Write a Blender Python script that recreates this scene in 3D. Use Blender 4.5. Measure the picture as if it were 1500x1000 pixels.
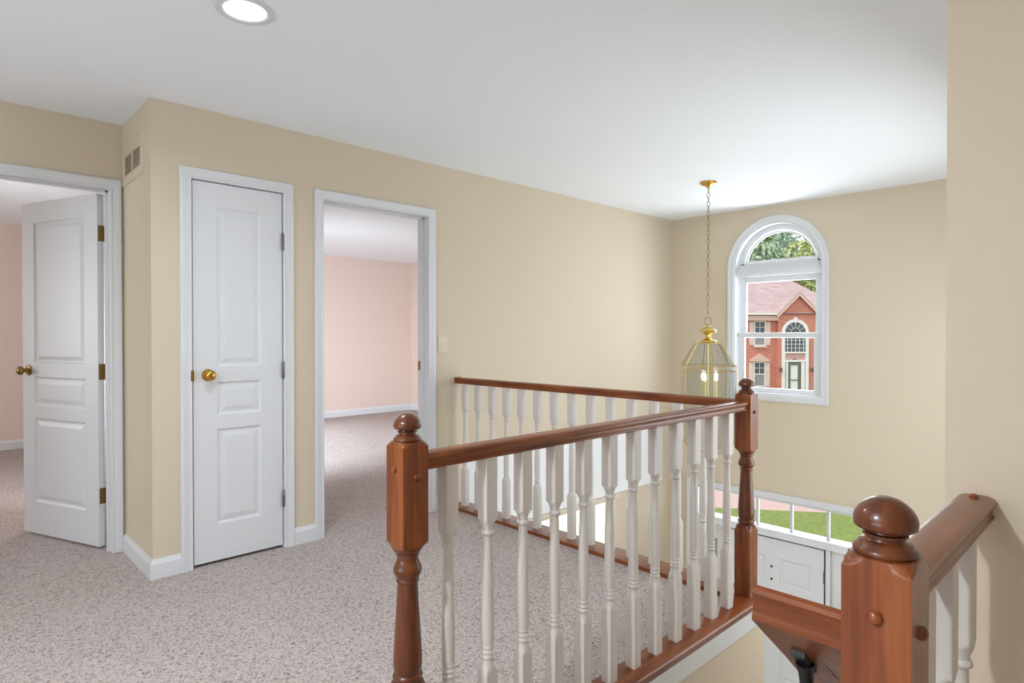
import bpy, bmesh, math, random
from mathutils import Vector, Matrix

random.seed(7)
PI = math.pi
S = bpy.context.scene
COL = S.collection
for o in list(bpy.data.objects):
    bpy.data.objects.remove(o, do_unlink=True)

# ------------------------------------------------------------------ camera
YAW = math.radians(46.21)
cam_d = bpy.data.cameras.new('camera')
cam = bpy.data.objects.new('camera', cam_d)
COL.objects.link(cam)
cam.location = (0, 0, 1.23)
cam.rotation_euler = (math.radians(90 - 0.558), 0, YAW - PI / 2)
cam_d.sensor_width = 36
cam_d.lens = 902.63 / 1500 * 36
cam_d.clip_start = 0.05
cam_d.clip_end = 400
S.camera = cam

# ------------------------------------------------------------------ world, sun, daylight, fill lamps, exposure
S.view_settings.view_transform = 'Standard'
S.view_settings.look = 'None'
S.view_settings.gamma = 1
S.view_settings.use_curve_mapping = False
S.view_settings.exposure = 0.05

w = bpy.data.worlds.new('overcast_sky')
S.world = w
w.use_nodes = True
wn = w.node_tree.nodes
wn['Background'].inputs[0].default_value = (0.86, 0.93, 1.0, 1)
wn['Background'].inputs[1].default_value = 1.35


def lamp(name, kind, loc, power, color=(1, 1, 1), size=None, target=None, **kw):
    d = bpy.data.lights.new(name, kind)
    d.energy = power
    d.color = color
    o = bpy.data.objects.new(name, d)
    COL.objects.link(o)
    o.location = loc
    if kind == 'AREA':
        d.shape = 'RECTANGLE'
        d.size, d.size_y = size
    if target is not None:
        o.rotation_euler = (Vector(target) - Vector(loc)).to_track_quat('-Z', 'Y').to_euler()
    for k, v in kw.items():
        setattr(d, k, v)
    return o


sun = lamp('sun', 'SUN', (-10, 6, 22), 1.7, (1, 0.96, 0.9), target=(8, -2, 0), angle=math.radians(12))
DAY = (0.88, 0.99, 1.10)
# daylight from foyer windows and unseen bedroom and dining windows, plus added fill lamps
lamp('daylight_arched_window', 'AREA', (5.90, 2.405, 1.35), 47, DAY, (1.0, 1.6), (0, 2.405, 1.55))
lamp('daylight_transom', 'AREA', (5.92, 2.43, -0.42), 5, DAY, (1.5, 0.3), (0, 2.43, 0.6))
lamp('daylight_bedroom', 'AREA', (2.6, 8.35, 1.0), 46, DAY, (1.6, 1.1), (3.8, 4.0, -0.8), spread=math.radians(130))
lamp('fill_bedroom_side', 'AREA', (1.4, 5.2, 1.1), 76, DAY, (1.4, 1.2), (5.0, 8.5, 0.3), spread=math.radians(100))  # added fill aimed at the bedroom back wall, no window here
lamp('fill_left_bedroom', 'AREA', (0.95, 5.7, 1.3), 14, DAY, (1.2, 1.2), (-0.2, 8.5, 1.2))  # added fill beside the dividing wall, hidden behind the open door
lamp('daylight_left_window', 'AREA', (-2.85, 6.4, 1.45), 36, (0.94, 0.99, 1.03), (1.4, 1.2), (2.0, 6.6, 1.2))
lamp('fill_hall', 'AREA', (-2.95, 1.4, 1.35), 70, (0.85, 0.99, 1.13), (2.4, 1.5), (-0.6, 1.6, 3.4), spread=math.radians(140))  # unseen fill lamp tilted up to lighten the hall ceiling
lamp('daylight_dining_room', 'AREA', (3.8, 7.2, -1.3), 235, DAY, (2.4, 1.8), (3.8, 3.6, -2.0))
lamp('fill_foyer', 'AREA', (4.0, 0.40, 0.9), 36, DAY, (2.2, 1.6), (4.3, 3.4, 0.6))  # added lamp brightening the long wall; the side wall has no window


# ------------------------------------------------------------------ materials
def srgb(r, g, b):
    f = lambda c: (c / 255) / 12.92 if c / 255 <= 0.04045 else ((c / 255 + 0.055) / 1.055) ** 2.4
    return (f(r), f(g), f(b), 1)


def mat(name, col, rough=0.6, metal=0.0, noise=None, bump=None, spec=0.5, coat=0.0):
    """noise = (scale, amount) mottles the colour, bump = (scale, strength)"""
    m = bpy.data.materials.new(name)
    m.use_nodes = True
    nt = m.node_tree
    b = nt.nodes['Principled BSDF']
    b.inputs['Base Color'].default_value = col
    b.inputs['Roughness'].default_value = rough
    b.inputs['Metallic'].default_value = metal
    b.inputs['Specular IOR Level'].default_value = spec
    b.inputs['Coat Weight'].default_value = coat
    b.inputs['Coat Roughness'].default_value = 0.12
    tc = nt.nodes.new('ShaderNodeTexCoord')
    if noise:
        n = nt.nodes.new('ShaderNodeTexNoise')
        n.inputs['Scale'].default_value = noise[0]
        n.inputs['Detail'].default_value = 4
        nt.links.new(tc.outputs['Object'], n.inputs['Vector'])
        r = nt.nodes.new('ShaderNodeMix')
        r.data_type = 'RGBA'
        a = noise[1]
        r.inputs['A'].default_value = tuple(c * (1 - a) for c in col[:3]) + (1,)
        r.inputs['B'].default_value = tuple(min(1, c * (1 + a)) for c in col[:3]) + (1,)
        nt.links.new(n.outputs['Fac'], r.inputs['Factor'])
        nt.links.new(r.outputs['Result'], b.inputs['Base Color'])
    if bump:
        n2 = nt.nodes.new('ShaderNodeTexNoise')
        n2.inputs['Scale'].default_value = bump[0]
        n2.inputs['Detail'].default_value = 3
        nt.links.new(tc.outputs['Object'], n2.inputs['Vector'])
        bp = nt.nodes.new('ShaderNodeBump')
        bp.inputs['Strength'].default_value = bump[1]
        bp.inputs['Distance'].default_value = 0.01
        nt.links.new(n2.outputs['Fac'], bp.inputs['Height'])
        nt.links.new(bp.outputs['Normal'], b.inputs['Normal'])
    return m


def wood(name, axis, stain=((86, 38, 12), (123, 60, 21), (157, 89, 42))):
    m = bpy.data.materials.new(name)
    m.use_nodes = True
    nt = m.node_tree
    L = nt.links.new
    b = nt.nodes['Principled BSDF']
    b.inputs['Roughness'].default_value = 0.34
    b.inputs['Specular IOR Level'].default_value = 0.35
    b.inputs['Coat Weight'].default_value = 0.4
    b.inputs['Coat Roughness'].default_value = 0.15
    tc = nt.nodes.new('ShaderNodeTexCoord')
    mp = nt.nodes.new('ShaderNodeMapping')
    sc = [38, 38, 38]
    sc[axis] = 3.0
    mp.inputs['Scale'].default_value = sc
    L(tc.outputs['Object'], mp.inputs['Vector'])
    n = nt.nodes.new('ShaderNodeTexNoise')
    n.inputs['Scale'].default_value = 1.0
    n.inputs['Detail'].default_value = 6
    n.inputs['Roughness'].default_value = 0.62
    n.inputs['Distortion'].default_value = 0.5
    L(mp.outputs['Vector'], n.inputs['Vector'])
    n2 = nt.nodes.new('ShaderNodeTexNoise')
    n2.inputs['Scale'].default_value = 5
    L(tc.outputs['Object'], n2.inputs['Vector'])
    ad = nt.nodes.new('ShaderNodeMath')
    ad.operation = 'MULTIPLY_ADD'
    L(n2.outputs['Fac'], ad.inputs[0])
    ad.inputs[1].default_value = 0.35
    L(n.outputs['Fac'], ad.inputs[2])
    cr = nt.nodes.new('ShaderNodeValToRGB')
    e = cr.color_ramp.elements
    e[0].position = 0.42
    e[0].color = srgb(*stain[0])
    e[1].position = 0.95
    e[1].color = srgb(*stain[2])
    k = e.new(0.66)
    k.color = srgb(*stain[1])
    L(ad.outputs[0], cr.inputs['Fac'])
    L(cr.outputs['Color'], b.inputs['Base Color'])
    return m


def carpet(name):
    m = bpy.data.materials.new(name)
    m.use_nodes = True
    nt = m.node_tree
    L = nt.links.new
    b = nt.nodes['Principled BSDF']
    b.inputs['Roughness'].default_value = 0.95
    b.inputs['Specular IOR Level'].default_value = 0.1
    tc = nt.nodes.new('ShaderNodeTexCoord')
    n = nt.nodes.new('ShaderNodeTexNoise')
    n.inputs['Scale'].default_value = 90
    n.inputs['Detail'].default_value = 2.5
    n.inputs['Distortion'].default_value = 1.6
    L(tc.outputs['Object'], n.inputs['Vector'])
    big = nt.nodes.new('ShaderNodeTexNoise')
    big.inputs['Scale'].default_value = 2.2
    L(tc.outputs['Object'], big.inputs['Vector'])
    cr = nt.nodes.new('ShaderNodeValToRGB')
    e = cr.color_ramp.elements
    e[0].position = 0.34
    e[0].color = srgb(124, 109, 103)
    e[1].position = 0.56
    e[1].color = srgb(204, 191, 186)
    k = e.new(0.45)
    k.color = srgb(180, 167, 161)
    L(n.outputs['Fac'], cr.inputs['Fac'])
    mx = nt.nodes.new('ShaderNodeMix')
    mx.data_type = 'RGBA'
    mx.blend_type = 'MULTIPLY'
    mx.inputs['Factor'].default_value = 0.12
    L(cr.outputs['Color'], mx.inputs['A'])
    L(big.outputs['Fac'], mx.inputs['B'])
    L(mx.outputs['Result'], b.inputs['Base Color'])
    bp = nt.nodes.new('ShaderNodeBump')
    bp.inputs['Strength'].default_value = 0.8
    bp.inputs['Distance'].default_value = 0.006
    L(n.outputs['Fac'], bp.inputs['Height'])
    L(bp.outputs['Normal'], b.inputs['Normal'])
    return m


def brick(name, c1, c2, mortar, sx, bw, bh, ms=0.008):
    m = bpy.data.materials.new(name)
    m.use_nodes = True
    nt = m.node_tree
    L = nt.links.new
    b = nt.nodes['Principled BSDF']
    b.inputs['Roughness'].default_value = 0.9
    tc = nt.nodes.new('ShaderNodeTexCoord')
    mp = nt.nodes.new('ShaderNodeMapping')
    mp.inputs['Rotation'].default_value = (-PI / 2, 0, 0)
    L(tc.outputs['Object'], mp.inputs['Vector'])
    t = nt.nodes.new('ShaderNodeTexBrick')
    t.inputs['Color1'].default_value = c1
    t.inputs['Color2'].default_value = c2
    t.inputs['Mortar'].default_value = mortar
    t.inputs['Scale'].default_value = sx
    t.inputs['Brick Width'].default_value = bw
    t.inputs['Row Height'].default_value = bh
    t.inputs['Mortar Size'].default_value = ms
    L(mp.outputs['Vector'], t.inputs['Vector'])
    L(t.outputs['Color'], b.inputs['Base Color'])
    return m


def glass_pane(name, tint=(1, 1, 1, 1), refl=0.0):
    """thin clear pane: mostly transparent, a little mirror reflection"""
    m = bpy.data.materials.new(name)
    m.use_nodes = True
    nt = m.node_tree
    nt.nodes.clear()
    out = nt.nodes.new('ShaderNodeOutputMaterial')
    tr = nt.nodes.new('ShaderNodeBsdfTransparent')
    tr.inputs['Color'].default_value = tint
    gl = nt.nodes.new('ShaderNodeBsdfGlossy')
    gl.inputs['Roughness'].default_value = 0.02
    lw_ = nt.nodes.new('ShaderNodeLayerWeight')
    lw_.inputs['Blend'].default_value = 0.5
    fr = nt.nodes.new('ShaderNodeMath')
    fr.operation = 'POWER'
    fr.inputs[1].default_value = 5.0
    nt.links.new(lw_.outputs['Facing'], fr.inputs[0])
    f2 = nt.nodes.new('ShaderNodeMath')
    f2.operation = 'MULTIPLY_ADD'
    f2.inputs[1].default_value = 0.15
    f2.inputs[2].default_value = refl
    f2.use_clamp = True
    nt.links.new(fr.outputs[0], f2.inputs[0])
    fr = f2
    mx = nt.nodes.new('ShaderNodeMixShader')
    nt.links.new(fr.outputs[0], mx.inputs['Fac'])
    nt.links.new(tr.outputs[0], mx.inputs[1])
    nt.links.new(gl.outputs[0], mx.inputs[2])
    nt.links.new(mx.outputs[0], out.inputs['Surface'])
    return m


def emit(name, col, strength):
    m = bpy.data.materials.new(name)
    m.use_nodes = True
    b = m.node_tree.nodes['Principled BSDF']
    b.inputs['Base Color'].default_value = (0.8, 0.8, 0.8, 1)
    b.inputs['Emission Color'].default_value = col
    b.inputs['Emission Strength'].default_value = strength
    return m


M = {
    'beige': mat('beige_wall_paint', srgb(212, 197, 174), 0.75, noise=(1.3, 0.015), bump=(180, 0.03)),
    'ceil': mat('white_ceiling_paint', srgb(243, 246, 249), 0.9),
    'white': mat('white_gloss_trim', srgb(219, 220, 222), 0.38),
    'whitebal': mat('white_baluster_paint', srgb(212, 205, 198), 0.38),
    'pink': mat('pink_wall_paint', srgb(226, 205, 193), 0.8),
    'whitewall': mat('white_wall_paint', srgb(238, 239, 240), 0.7),
    'carpet': carpet('loop_carpet'),
    'wood_x': wood('cherry_wood_x', 0),
    'wood_y': wood('cherry_wood_y', 1),
    'wood_z': wood('cherry_wood_z', 2),
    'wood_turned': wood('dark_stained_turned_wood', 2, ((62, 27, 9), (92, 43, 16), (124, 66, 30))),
    'brass': mat('polished_brass', srgb(206, 160, 72), 0.22, 1.0),
    'oldbrass': mat('aged_brass', srgb(150, 122, 72), 0.4, 1.0, noise=(60, 0.25)),
    'palebrass': mat('pale_brass', srgb(214, 186, 104), 0.25, 1.0),
    'chainbrass': mat('dark_brass', srgb(140, 118, 78), 0.35, 1.0),
    'steel': mat('painted_hinge_steel', srgb(112, 112, 114), 0.4, 0.5),
    'black': mat('black_iron', srgb(10, 9, 9), 0.4),
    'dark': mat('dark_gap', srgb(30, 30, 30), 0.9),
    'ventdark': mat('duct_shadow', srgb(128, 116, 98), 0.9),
    'ivory': mat('ivory_plastic', srgb(216, 203, 182), 0.4),
    'tile': mat('pale_floor_tile', srgb(222, 220, 216), 0.35, noise=(3, 0.03)),
    'glass': glass_pane('window_glass'),
    'lglass': glass_pane('lantern_glass', (0.97, 0.98, 0.98, 1), 0.025),
    'lens': emit('lamp_lens', (1, 0.98, 0.94, 1), 6),
    'bulb': emit('frosted_bulb', (1, 0.97, 0.9, 1), 0.6),
    'candle': mat('candle_sleeve', srgb(222, 206, 140), 0.5),
    'brick': brick('red_brick', srgb(210, 134, 115), srgb(196, 118, 101), srgb(210, 166, 150), 1.0, 0.21, 0.073, 0.006),
    'shingle': brick('pink_shingle', srgb(196, 170, 168), srgb(180, 154, 153), srgb(164, 140, 140), 1.0, 0.5, 0.14, 0.008),
    'pinktrim': mat('pale_pink_trim', srgb(222, 186, 176), 0.7),
    'cream': mat('cream_shutter', srgb(232, 204, 194), 0.7),
    'extwhite': mat('exterior_white', srgb(240, 234, 232), 0.6),
    'darkglass': mat('dark_window_pane', srgb(82, 90, 96), 0.15),
    'greyglass': mat('curtained_pane', srgb(150, 146, 146), 0.3),
    'greyframe': mat('grey_storm_frame', srgb(104, 112, 106), 0.5),
    'lawn': mat('mown_grass', srgb(124, 138, 68), 0.95, noise=(9, 0.45), bump=(40, 0.9)),
    'pave': mat('pink_pavement', srgb(198, 168, 159), 0.9, noise=(6, 0.06)),
    'bark': mat('pale_bark', srgb(176, 166, 154), 0.9, noise=(9, 0.2)),
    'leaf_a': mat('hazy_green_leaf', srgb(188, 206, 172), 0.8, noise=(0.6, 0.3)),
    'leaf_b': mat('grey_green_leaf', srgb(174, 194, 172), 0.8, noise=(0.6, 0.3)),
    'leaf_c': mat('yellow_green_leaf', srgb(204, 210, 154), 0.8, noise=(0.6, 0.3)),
}


# ------------------------------------------------------------------ mesh helpers
class MB:
    def __init__(self):
        self.bm = bmesh.new()

    def box(self, x0, x1, y0, y1, z0, z1):
        v = [self.bm.verts.new(p) for p in ((x0, y0, z0), (x1, y0, z0), (x1, y1, z0), (x0, y1, z0),
                                            (x0, y0, z1), (x1, y0, z1), (x1, y1, z1), (x0, y1, z1))]
        for f in ((3, 2, 1, 0), (4, 5, 6, 7), (0, 1, 5, 4), (1, 2, 6, 5), (2, 3, 7, 6), (3, 0, 4, 7)):
            self.bm.faces.new([v[i] for i in f])
        return self

    def poly(self, pts):
        self.bm.faces.new([self.bm.verts.new(p) for p in pts])
        return self

    def prism(self, pts, d):
        """closed 3-D outline extruded by vector d"""
        a = [self.bm.verts.new(p) for p in pts]
        b = [self.bm.verts.new(Vector(p) + Vector(d)) for p in pts]
        self.bm.faces.new(a[::-1])
        self.bm.faces.new(b)
        n = len(a)
        for i in range(n):
            self.bm.faces.new((a[i], a[(i + 1) % n], b[(i + 1) % n], b[i]))
        return self

    def rings(self, rings, cap=True, closed=False):
        vs = [[self.bm.verts.new(p) for p in r] for r in rings]
        n = len(vs[0])
        m = len(vs)
        for i in range(m if closed else m - 1):
            A, B = vs[i], vs[(i + 1) % m]
            for j in range(n):
                self.bm.faces.new((A[j], A[(j + 1) % n], B[(j + 1) % n], B[j]))
        if cap and not closed:
            self.bm.faces.new(vs[0][::-1])
            self.bm.faces.new(vs[-1])
        return self

    def turned(self, prof, half=None, n=32, c=(0, 0)):
        """(z, r) profile; the section is a square of half-width `half` cut to a circle of radius r"""
        rings = []
        for z, r in prof:
            ring = []
            for k in range(n):
                t = 2 * PI * k / n
                q = r
                if half:
                    q = min(r, half / max(abs(math.cos(t)), abs(math.sin(t))))
                q = max(q, 1e-5)
                ring.append((c[0] + q * math.cos(t), c[1] + q * math.sin(t), z))
            rings.append(ring)
        return self.rings(rings)

    def lathe(self, prof, axis='Z', o=(0, 0, 0), n=24):
        """(h, r) profile along an axis from o"""
        rings = []
        for h, r in prof:
            r = max(r, 1e-5)
            ring = []
            for k in range(n):
                t = 2 * PI * k / n
                a, b = r * math.cos(t), r * math.sin(t)
                p = {'Z': (a, b, h), 'X': (h, a, b), '-X': (-h, b, a), 'Y': (b, h, a), '-Y': (a, -h, b)}[axis]
                ring.append((o[0] + p[0], o[1] + p[1], o[2] + p[2]))
            rings.append(ring)
        return self.rings(rings)

    def tube(self, pts, r, n=10, closed=False):
        pts = [Vector(p) for p in pts]
        rings = []
        m = len(pts)
        up = Vector((0.123, 0.31, 0.95)).normalized()
        rad = r if isinstance(r, (list, tuple)) else [r] * m
        for i, p in enumerate(pts):
            a = pts[(i - 1) % m] if (closed or i > 0) else p
            b = pts[(i + 1) % m] if (closed or i < m - 1) else p
            t = (b - a).normalized()
            if abs(t.dot(up)) > 0.95:
                up = Vector((0.9, 0.31, 0.12)).normalized()
            u = t.cross(up).normalized()
            v = t.cross(u).normalized()
            rings.append([p + rad[i] * (math.cos(2 * PI * k / n) * u + math.sin(2 * PI * k / n) * v) for k in range(n)])
        return self.rings(rings, closed=closed)

    def bar(self, p, q, r, n=8):
        return self.tube([p, q], r, n)

    def extrude_profile(self, prof, f, t0, t1):
        """prof 2-D points, f(a, b, t) -> 3-D"""
        return self.rings([[f(a, b, t0) for a, b in prof], [f(a, b, t1) for a, b in prof]])

    def moulding(self, path, prof, to3, closed=False):
        """mitred moulding round a 2-D path. prof = (offset to the LEFT of travel, height)"""
        m = len(path)
        rings = []
        for i in range(m):
            p = Vector(path[i])
            d0 = (p - Vector(path[i - 1])).normalized() if (closed or i > 0) else None
            d1 = (Vector(path[(i + 1) % m]) - p).normalized() if (closed or i < m - 1) else None
            if d0 is None:
                d0 = d1
            if d1 is None:
                d1 = d0
            n0 = Vector((-d0.y, d0.x))
            n1 = Vector((-d1.y, d1.x))
            b = (n0 + n1).normalized()
            k = 1 / max(0.3, b.dot(n0))
            rings.append([to3(p.x + b.x * k * a, p.y + b.y * k * a, h) for a, h in prof])
        return self.rings(rings, closed=closed)

    def build(self, name, material, parent=None, loc=None, rotz=0, smooth=None, bevel=0):
        bmesh.ops.recalc_face_normals(self.bm, faces=self.bm.faces)
        me = bpy.data.meshes.new(name)
        self.bm.to_mesh(me)
        self.bm.free()
        me.materials.append(material)
        if smooth:
            for p in me.polygons:
                p.use_smooth = True
            me.set_sharp_from_angle(angle=math.radians(smooth))
        o = bpy.data.objects.new(name, me)
        COL.objects.link(o)
        if parent:
            o.parent = parent
        if loc:
            o.location = loc
        o.rotation_euler = (0, 0, rotz)
        if bevel:
            b = o.modifiers.new('edge', 'BEVEL')
            b.width = bevel
            b.segments = 2
            b.limit_method = 'ANGLE'
            b.angle_limit = math.radians(40)
        return o


def tag(o, label, cat, group=None, kind=None):
    o['label'] = label
    o['category'] = cat
    if group:
        o['group'] = group
    if kind:
        o['kind'] = kind
    return o


def thing(name, label, cat, loc=(0, 0, 0), rotz=0, group=None, kind=None):
    o = bpy.data.objects.new(name, None)
    o.empty_display_size = 0.1
    COL.objects.link(o)
    o.location = loc
    o.rotation_euler = (0, 0, rotz)
    return tag(o, label, cat, group, kind)


def struct(name, mb, m, label, cat, **kw):
    return tag(mb.build(name, m, **kw), label, cat, kind='structure')


def dup(o, parent=None):
    c = o.copy()
    COL.objects.link(c)
    if parent:
        c.parent = parent
    for ch in o.children:
        dup(ch, c)
    return c


# ------------------------------------------------------------------ dimensions (metres, hall floor = 0)
ZC = 2.426            # ceiling
ZF = -2.69            # foyer floor
YM = 3.4916           # long hall wall
YA = 4.0756           # alcove wall with the open door
XA = 0.8356           # corner of the closet block
XW = 5.65             # front window wall
XS = 1.43             # right-hand wall stub
YS = 0.28             # stair side wall
YB = 8.55             # back wall of bedrooms
TW = 0.115            # wall thickness

# ------------------------------------------------------------------ floors and ceiling
f = MB()
f.box(-3.0, 0.93, -1.5, YA, -0.03, 0)
f.box(0.93, XS, -1.5, 0.262, -0.03, 0)
f.box(0.93, 2.715, 1.357, YM, -0.03, 0)
f.box(-3.0, 5.88, YA, YB, -0.03, 0)
f.box(0.93, 2.715, YM, YA, -0.03, 0).box(2.715, 5.88, YM + 0.06, YA, -0.03, 0)
struct('floor', f, M['carpet'], 'pinkish grey loop carpet over the landing, hall and bedrooms', 'carpet')

struct('floor_foyer', MB().box(0.9, 5.8, YS, 7.4, ZF - 0.05, ZF), M['tile'], 'pale foyer floor at the foot of the stairs', 'floor')

struct('ceiling', MB().box(-3.1, 5.99, -1.6, YB + 0.1, ZC, ZC + 0.15), M['ceil'], 'smooth white ceiling over the hall and foyer', 'ceiling')

# ------------------------------------------------------------------ walls
# long hall wall: closet opening and bedroom opening, foyer part down to the lower floor
CX0, CX1, CZ = 1.023, 1.515, 2.052
BX0, BX1 = 1.7616, 2.541
m = MB()
y0, y1 = YM, YM + TW
m.box(XA, CX0, y0, y1, 0, ZC).box(CX0, CX1, y0, y1, CZ, ZC).box(CX1, BX0, y0, y1, 0, ZC)
m.box(BX0, BX1, y0, y1, CZ, ZC).box(BX1, 2.85, y0, y1, 0, ZC)
m.box(2.85, XW, y0, y1, -0.27, ZC).box(4.68, XW, y0, y1, ZF, -0.27)
m.box(XA, XA + TW, y1, YA, 0, ZC)
struct('wall_hall', m, M['beige'], 'long beige hall wall with the closet and bedroom doorways', 'wall')

D1X1 = 0.769
D1X0 = D1X1 - 0.745
m = MB()
m.box(-3.0, D1X0, YA, YA + TW, 0, ZC).box(D1X0, D1X1, YA, YA + TW, CZ, ZC).box(D1X1, XA + TW, YA, YA + TW, 0, ZC)
struct('wall_alcove', m, M['beige'], 'beige wall over the open panel door at far left', 'wall')

# window wall with arched opening and entry opening
WYC, WR, WZC, WZB = 2.405, 0.402, 1.868, 0.683
EY0, EY1, EZT = 1.615, 3.245, -0.275
m = MB()
x0, x1 = XW, XW + 0.15
m.box(x0, x1, 0.165, WYC - WR, 0.0, ZC).box(x0, x1, WYC + WR, YM + TW, 0.0, ZC)
m.box(x0, x1, WYC - WR, WYC + WR, 0.0, WZB)
N = 32
for k in range(N):
    a0, a1 = PI * k / N, PI * (k + 1) / N
    p = [(x0, WYC + WR * math.cos(a0), WZC + WR * math.sin(a0)), (x0, WYC + WR * math.cos(a1), WZC + WR * math.sin(a1)),
         (x0, WYC + WR * math.cos(a1), ZC), (x0, WYC + WR * math.cos(a0), ZC)]
    m.prism(p, (0.15, 0, 0))
m.box(x0, x1, 0.165, EY0, ZF, 0.0).box(x0, x1, EY1, 7.4, ZF, 0.0).box(x0, x1, EY0, EY1, EZT, 0.0)
struct('wall_window', m, M['beige'], 'beige two storey foyer wall with arched window and front entry', 'wall')

m = MB()
m.box(XS, XS + 0.12, -1.5, YS, 0, ZC).box(XS + 0.12, XW, 0.165, YS, ZF, ZC).box(0.93, XS + 0.12, 0.165, YS, ZF, -0.03)
struct('wall_right', m, M['beige'], 'beige wall at right edge where the short railing ends', 'wall')

m = MB()
m.box(0.93, 2.85, 1.262, 1.38, ZF, -0.03).box(2.73, 2.85, 1.38, YM, ZF, -0.03)
m.box(0.93, 2.73, 1.38, YM, -0.27, -0.03)
struct('wall_stair', m, M['beige'], 'beige stairwell wall under the landing edge', 'wall')

m = MB()
m.box(-3.1, -3.0, -1.6, YA, -0.03, ZC).box(-3.0, XS + 0.12, -1.6, -1.5, -0.03, ZC)
struct('wall_back', m, M['beige'], 'beige hall walls behind the viewpoint', 'wall')

m = MB()
m.box(-3.1, -3.0, YA, YB, -0.03, ZC).box(-3.0, 5.98, YB, YB + 0.1, -0.03, ZC)
m.box(5.88, 5.98, YM + TW, YB, -0.03, ZC).box(1.12, 1.22, YA + TW, YB, -0.03, ZC)
m.box(XW + 0.1, 5.98, YM + TW - 0.03, YM + TW, -0.03, ZC).box(0.96, 1.10, YA + TW, YA + TW + 0.02, 0, ZC)
m.box(1.12, 1.56, YA + TW - 0.1, YA + TW, 0, ZC).box(1.56, 1.6, YM + TW, YA + TW, 0, ZC)
struct('wall_bedroom', m, M['pink'], 'pink bedroom walls seen through the doorways', 'wall')

m = MB()
m.box(2.73, 5.65, 7.3, 7.4, ZF, -0.03).box(2.73, 2.85, YM, 7.3, ZF, -0.03)
m.box(2.85, 5.65, YM + TW, 7.3, -0.27, -0.03)
struct('wall_dining', m, M['whitewall'], 'bright white walls of the lower room beyond the foyer opening', 'wall')

# white band and the pale ledge of the lower opening on the foyer side of the long wall
struct('trim_1', MB().box(2.86, 5.46, YM - 0.014, YM, -0.245, 0.375), M['whitewall'],
       'wide white band on the foyer wall behind the balusters', 'fascia', bevel=0.004)
struct('trim_2', MB().box(2.86, 4.70, YM - 0.05, YM + TW, -0.285, -0.247), M['ivory'],
       'narrow cream edge strip under the white band', 'trim', bevel=0.004)

# ------------------------------------------------------------------ baseboards
BBP = [(0, 0), (0.014, 0), (0.014, 0.076), (0.011, 0.084), (0.008, 0.092), (0.006, 0.1), (0, 0.1)]


def base_x(mb, xa, xb, y, sgn):        # wall along X, board sticks out to sgn*Y
    mb.extrude_profile(BBP, lambda a, b, t: (t, y + sgn * a, b), xa, xb)


def base_y(mb, ya, yb, x, sgn):
    mb.extrude_profile(BBP, lambda a, b, t: (x + sgn * a, t, b), ya, yb)


m = MB()
m.moulding([(0.966, YM), (XA, YM), (XA, YA)], BBP, lambda x, y, h: (x, y, h))
base_x(m, 1.572, 1.7046, YM, -1)
base_x(m, 2.598, 2.71, YM, -1)
struct('baseboard_hall', m, M['white'], 'white baseboard along the foot of the long beige hall wall', 'baseboard')
m = MB()
base_x(m, -3, D1X0 - 0.06, YA, -1)
base_y(m, -1.5, 0.26, XS, -1)
struct('baseboard_right', m, M['white'], 'white baseboard on the right wall and far alcove wall', 'baseboard')
m = MB()
base_x(m, -3, 5.88, YB, -1)
base_y(m, YM + TW, YB, 5.88, -1)
struct('baseboard_bedroom', m, M['white'], 'white baseboard round the pink bedrooms', 'baseboard')

# ------------------------------------------------------------------ door casings and jambs
CAS = [(0, 0), (0, 0.008), (0.004, 0.011), (0.010, 0.011), (0.013, 0.008), (0.030, 0.011), (0.040, 0.016), (0.050, 0.018),
       (0.055, 0.016), (0.057, 0.012), (0.057, 0)]


def casing(mb, xa, xb, zt, y, sgn=-1):
    # travel so that LEFT is away from the opening
    path = [(xb, 0.0), (xb, zt), (xa, zt), (xa, 0.0)]
    prof = [(-a, h) for a, h in CAS]
    mb.moulding(path, prof, lambda x, z, h: (x, y + sgn * h, z))


def jamb(mb, xa, xb, zt, ya, yb, stop):
    t = 0.001
    mb.box(xa - 0.016, xa + t, ya, yb, 0, zt).box(xb - t, xb + 0.016, ya, yb, 0, zt).box(xa + t, xb - t, ya, yb, zt - t, zt + 0.016)
    if stop is not None:
        mb.box(xa + t, xa + t + 0.011, stop, stop + 0.03, 0, zt - t).box(xb - t - 0.011, xb - t, stop, stop + 0.03, 0, zt - t)
        mb.box(xa + t, xb - t, stop, stop + 0.03, zt - t - 0.011, zt - t)


m = MB()
casing(m, CX0, CX1, CZ, YM)
jamb(m, CX0, CX1, CZ, YM - 0.003, YM + TW, YM + 0.045)
struct('trim_3', m, M['white'], 'white moulded casing round the narrow closet door', 'door casing', smooth=35)

m = MB()
casing(m, BX0, BX1, CZ, YM)
casing(m, BX0, BX1, CZ, YM + TW, 1)
jamb(m, BX0, BX1, CZ, YM - 0.003, YM + TW + 0.003, YM + 0.045)
o = struct('trim_4', m, M['white'], 'white moulded casing of the open bedroom doorway', 'door casing', smooth=35)
s = MB()
s.box(BX1 - 0.0075, BX1 - 0.004, YM + 0.08, YM + 0.113, 0.985, 1.05)
s.box(BX1 - 0.0095, BX1 - 0.0075, YM + 0.088, YM + 0.102, 1.0, 1.035)
sp = s.build('strike_plate', M['oldbrass'], o)
sp['label'] = 'small brass strike plate'

m = MB()
casing(m, D1X0, D1X1, CZ, YA)
jamb(m, D1X0, D1X1, CZ, YA - 0.003, YA + TW + 0.003, YA + 0.04)
struct('trim_5', m, M['white'], 'white moulded casing round the open door at far left', 'door casing', smooth=35)


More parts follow.
